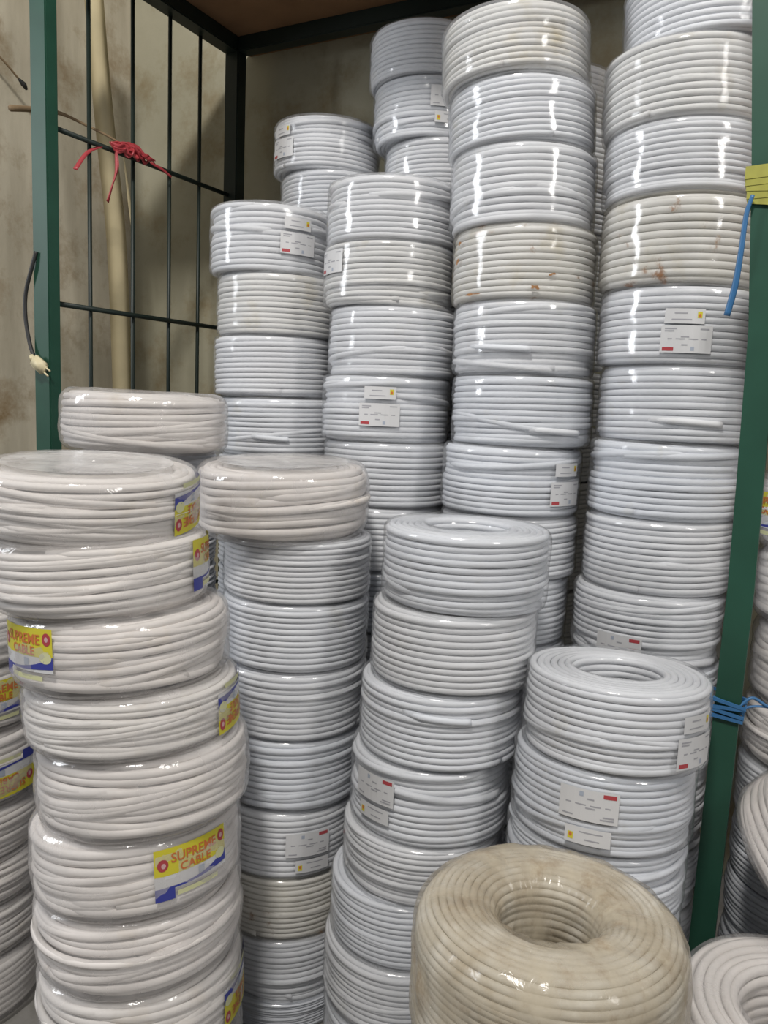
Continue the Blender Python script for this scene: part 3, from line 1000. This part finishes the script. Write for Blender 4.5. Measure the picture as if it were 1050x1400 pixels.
rr_ = random.Random(8)
for k in range(9):
    y0 = 1.585 + rr_.uniform(0, 0.05)
    y1 = 1.70 + rr_.uniform(0, 0.065)
    pts = []
    n = 6
    for q in range(n + 1):
        t = q / n
        a = rr_.uniform(0, 6.28)
        fat = 0.017 * math.sin(math.pi * (0.12 + 0.76 * t))
        pts.append((-1.688 + 0.010 + abs(math.cos(a)) * fat * 0.8, y0 + (y1 - y0) * t, 1.889 + math.sin(a) * fat + 0.004))
    rp(pts, [0.003, 0.0075, 0.009, 0.0075, 0.003], 0.35, rr_.uniform(-0.2, 0.2), 'knot')
rp([(-1.676, 1.62, 1.885), (-1.670, 1.614, 1.83), (-1.673, 1.602, 1.785), (-1.676, 1.590, 1.745)], [0.005, 0.008, 0.008, 0.007], 0.3, 0.05, 'tail')
rp([(-1.678, 1.622, 1.885), (-1.668, 1.620, 1.84), (-1.671, 1.606, 1.800)], [0.004, 0.005, 0.004], 0.3, 0.08, 'tail')
rp([(-1.69, 1.585, 1.885), (-1.70, 1.545, 1.858), (-1.70, 1.505, 1.806)], [0.003, 0.005, 0.006], 0.3, 0.05, 'tail')
rp([(-1.69, 1.76, 1.892), (-1.685, 1.80, 1.885), (-1.68, 1.835, 1.872)], [0.004, 0.004, 0.003], 0.4, 0.05, 'tail')

st_ = tube('thin_stick', [(-1.80, 1.395, 1.930), (-1.80, 1.466, 1.950), (-1.795, 1.541, 1.965), (-1.775, 1.600, 1.955), (-1.72, 1.66, 1.925), (-1.705, 1.70, 1.895)], [0.008, 0.007, 0.004, 0.0035, 0.003], 'stick', None, 6)
tag(st_, 'thin brown stick poking out level behind the left green post', 'stick')
twg = tube('wire_stub', [(-2.249, 1.50, 2.34), (-2.225, 1.60, 2.265), (-2.20, 1.674, 2.216), (-2.195, 1.735, 2.175)], 0.0035, 'stick', None, 6)
tube('wire_tip', [(-2.195, 1.733, 2.176), (-2.195, 1.75, 2.166), (-2.196, 1.762, 2.155)], [0.004, 0.009, 0.004], 'black_rubber', twg, 6)
tag(twg, 'thin brown wire hanging from the wall at the far upper left', 'wire')

cab = empty('power_lead', (-1.70, 1.38, 1.30))
tag(cab, 'black lead with a cream plug hanging on the left green post', 'lead')
c0 = Vector((-1.70, 1.38, 1.30))
tube('lead', [Vector(p) - c0 for p in [(-1.700, 1.383, 1.58), (-1.712, 1.379, 1.54), (-1.735, 1.379, 1.48), (-1.737, 1.379, 1.42), (-1.724, 1.379, 1.36), (-1.708, 1.378, 1.325)]], 0.0048, 'black_rubber', cab, 8)
v, f = box_geo(-0.024, 0.026, -0.014, 0.006, -0.016, 0.016, 0.006)
pl = link('plug', mesh_from('plug', v, f, ['cream_plastic']), cab)
pl.location = (0.016, -0.003, 0.006)
pl.rotation_euler = (0, 0.55, 0)
for s in (-0.007, 0.007):
    v, f = sweep_geo([(0.024, -0.004, s), (0.042, -0.004, s)], 0.0024, 7)
    pr = link('prong', mesh_from('prong', v, f, ['cream_plastic']), pl)
v, f = sweep_geo([(-0.034, -0.004, 0.004), (-0.022, -0.004, 0.0)], [0.006, 0.009], 8)
link('collar', mesh_from('collar', v, f, ['cream_plastic']), pl)


def post_x(z):
    for (z0, x0), (z1, x1) in zip(bow, bow[1:]):
        if z0 <= z <= z1:
            return x0 + (x1 - x0) * (z - z0) / (z1 - z0)


def wrap(name, z, n, spread, width, mat, parent, base, seed, thick=0.0016):
    """flat band wound n times round the right-hand post"""
    rnd = random.Random(seed)
    for k in range(n):
        zz = z + (k - (n - 1) / 2) * spread
        x = post_x(zz)
        yc = YF + 0.005
        e = 0.003 + 0.0009 * k
        tilt = rnd.uniform(-0.006, 0.006)
        loop = [(x - e, yc - 0.018 - e), (x + 0.040 + e, yc - 0.018 - e), (x + 0.040 + e, yc + 0.018 + e), (x - e, yc + 0.018 + e)]
        vv, ff = [], []
        for j, (px, py) in enumerate(loop):
            zc = zz + tilt * (1 if j in (1, 2) else -1)
            for t_, ou in ((0, -1), (1, -1), (1, 1), (0, 1)):
                cxm, cym = x + 0.02, yc
                qx = px + (thick if px > cxm else -thick) * t_
                qy = py + (thick if py > cym else -thick) * t_
                vv.append((qx - base[0], qy - base[1], zc + ou * width / 2 - base[2]))
        for j in range(4):
            j2 = (j + 1) % 4
            for t_ in range(4):
                t2 = (t_ + 1) % 4
                ff.append((j * 4 + t_, j2 * 4 + t_, j2 * 4 + t2, j * 4 + t2))
        link(name, mesh_from(name, vv, ff, [mat], smooth=False), parent)


b1 = (-0.08, YF, 1.60)
yt = empty('plastic_tape', b1)
tag(yt, 'yellow plastic tape wound round the right-hand green post', 'tape')
wrap('tape_turn', 1.601, 5, 0.010, 0.019, 'yellow_plastic', yt, b1, 3)
b2 = (-0.05, YF, 0.762)
bs = empty('plastic_string', b2)
tag(bs, 'blue plastic string wound low round the right-hand green post', 'string')
wrap('string_turn', 0.763, 4, 0.009, 0.006, 'blue_plastic', bs, b2, 7, 0.003)
tube('string_tail', [(0.012, -0.012, 0.010), (0.03, -0.004, 0.026), (0.055, 0.002, 0.014), (0.085, 0.012, 0.008)], 0.0028, 'blue_plastic', bs, 6)
tube('string_tail', [(0.012, -0.010, 0.004), (0.035, -0.002, 0.012), (0.060, 0.004, 0.012), (0.085, 0.012, 0.001)], 0.0022, 'blue_plastic', bs, 6)
strap = tube('plastic_strap', [(-0.094, 1.379, 1.585), (-0.1005, 1.379, 1.555), (-0.103, 1.380, 1.50), (-0.107, 1.384, 1.45), (-0.115, 1.388, 1.405)], [0.003, 0.0038, 0.0042, 0.005, 0.005], 'blue_plastic', None, 8, 0.5)
tag(strap, 'blue plastic strap end hanging below the yellow tape', 'strap')
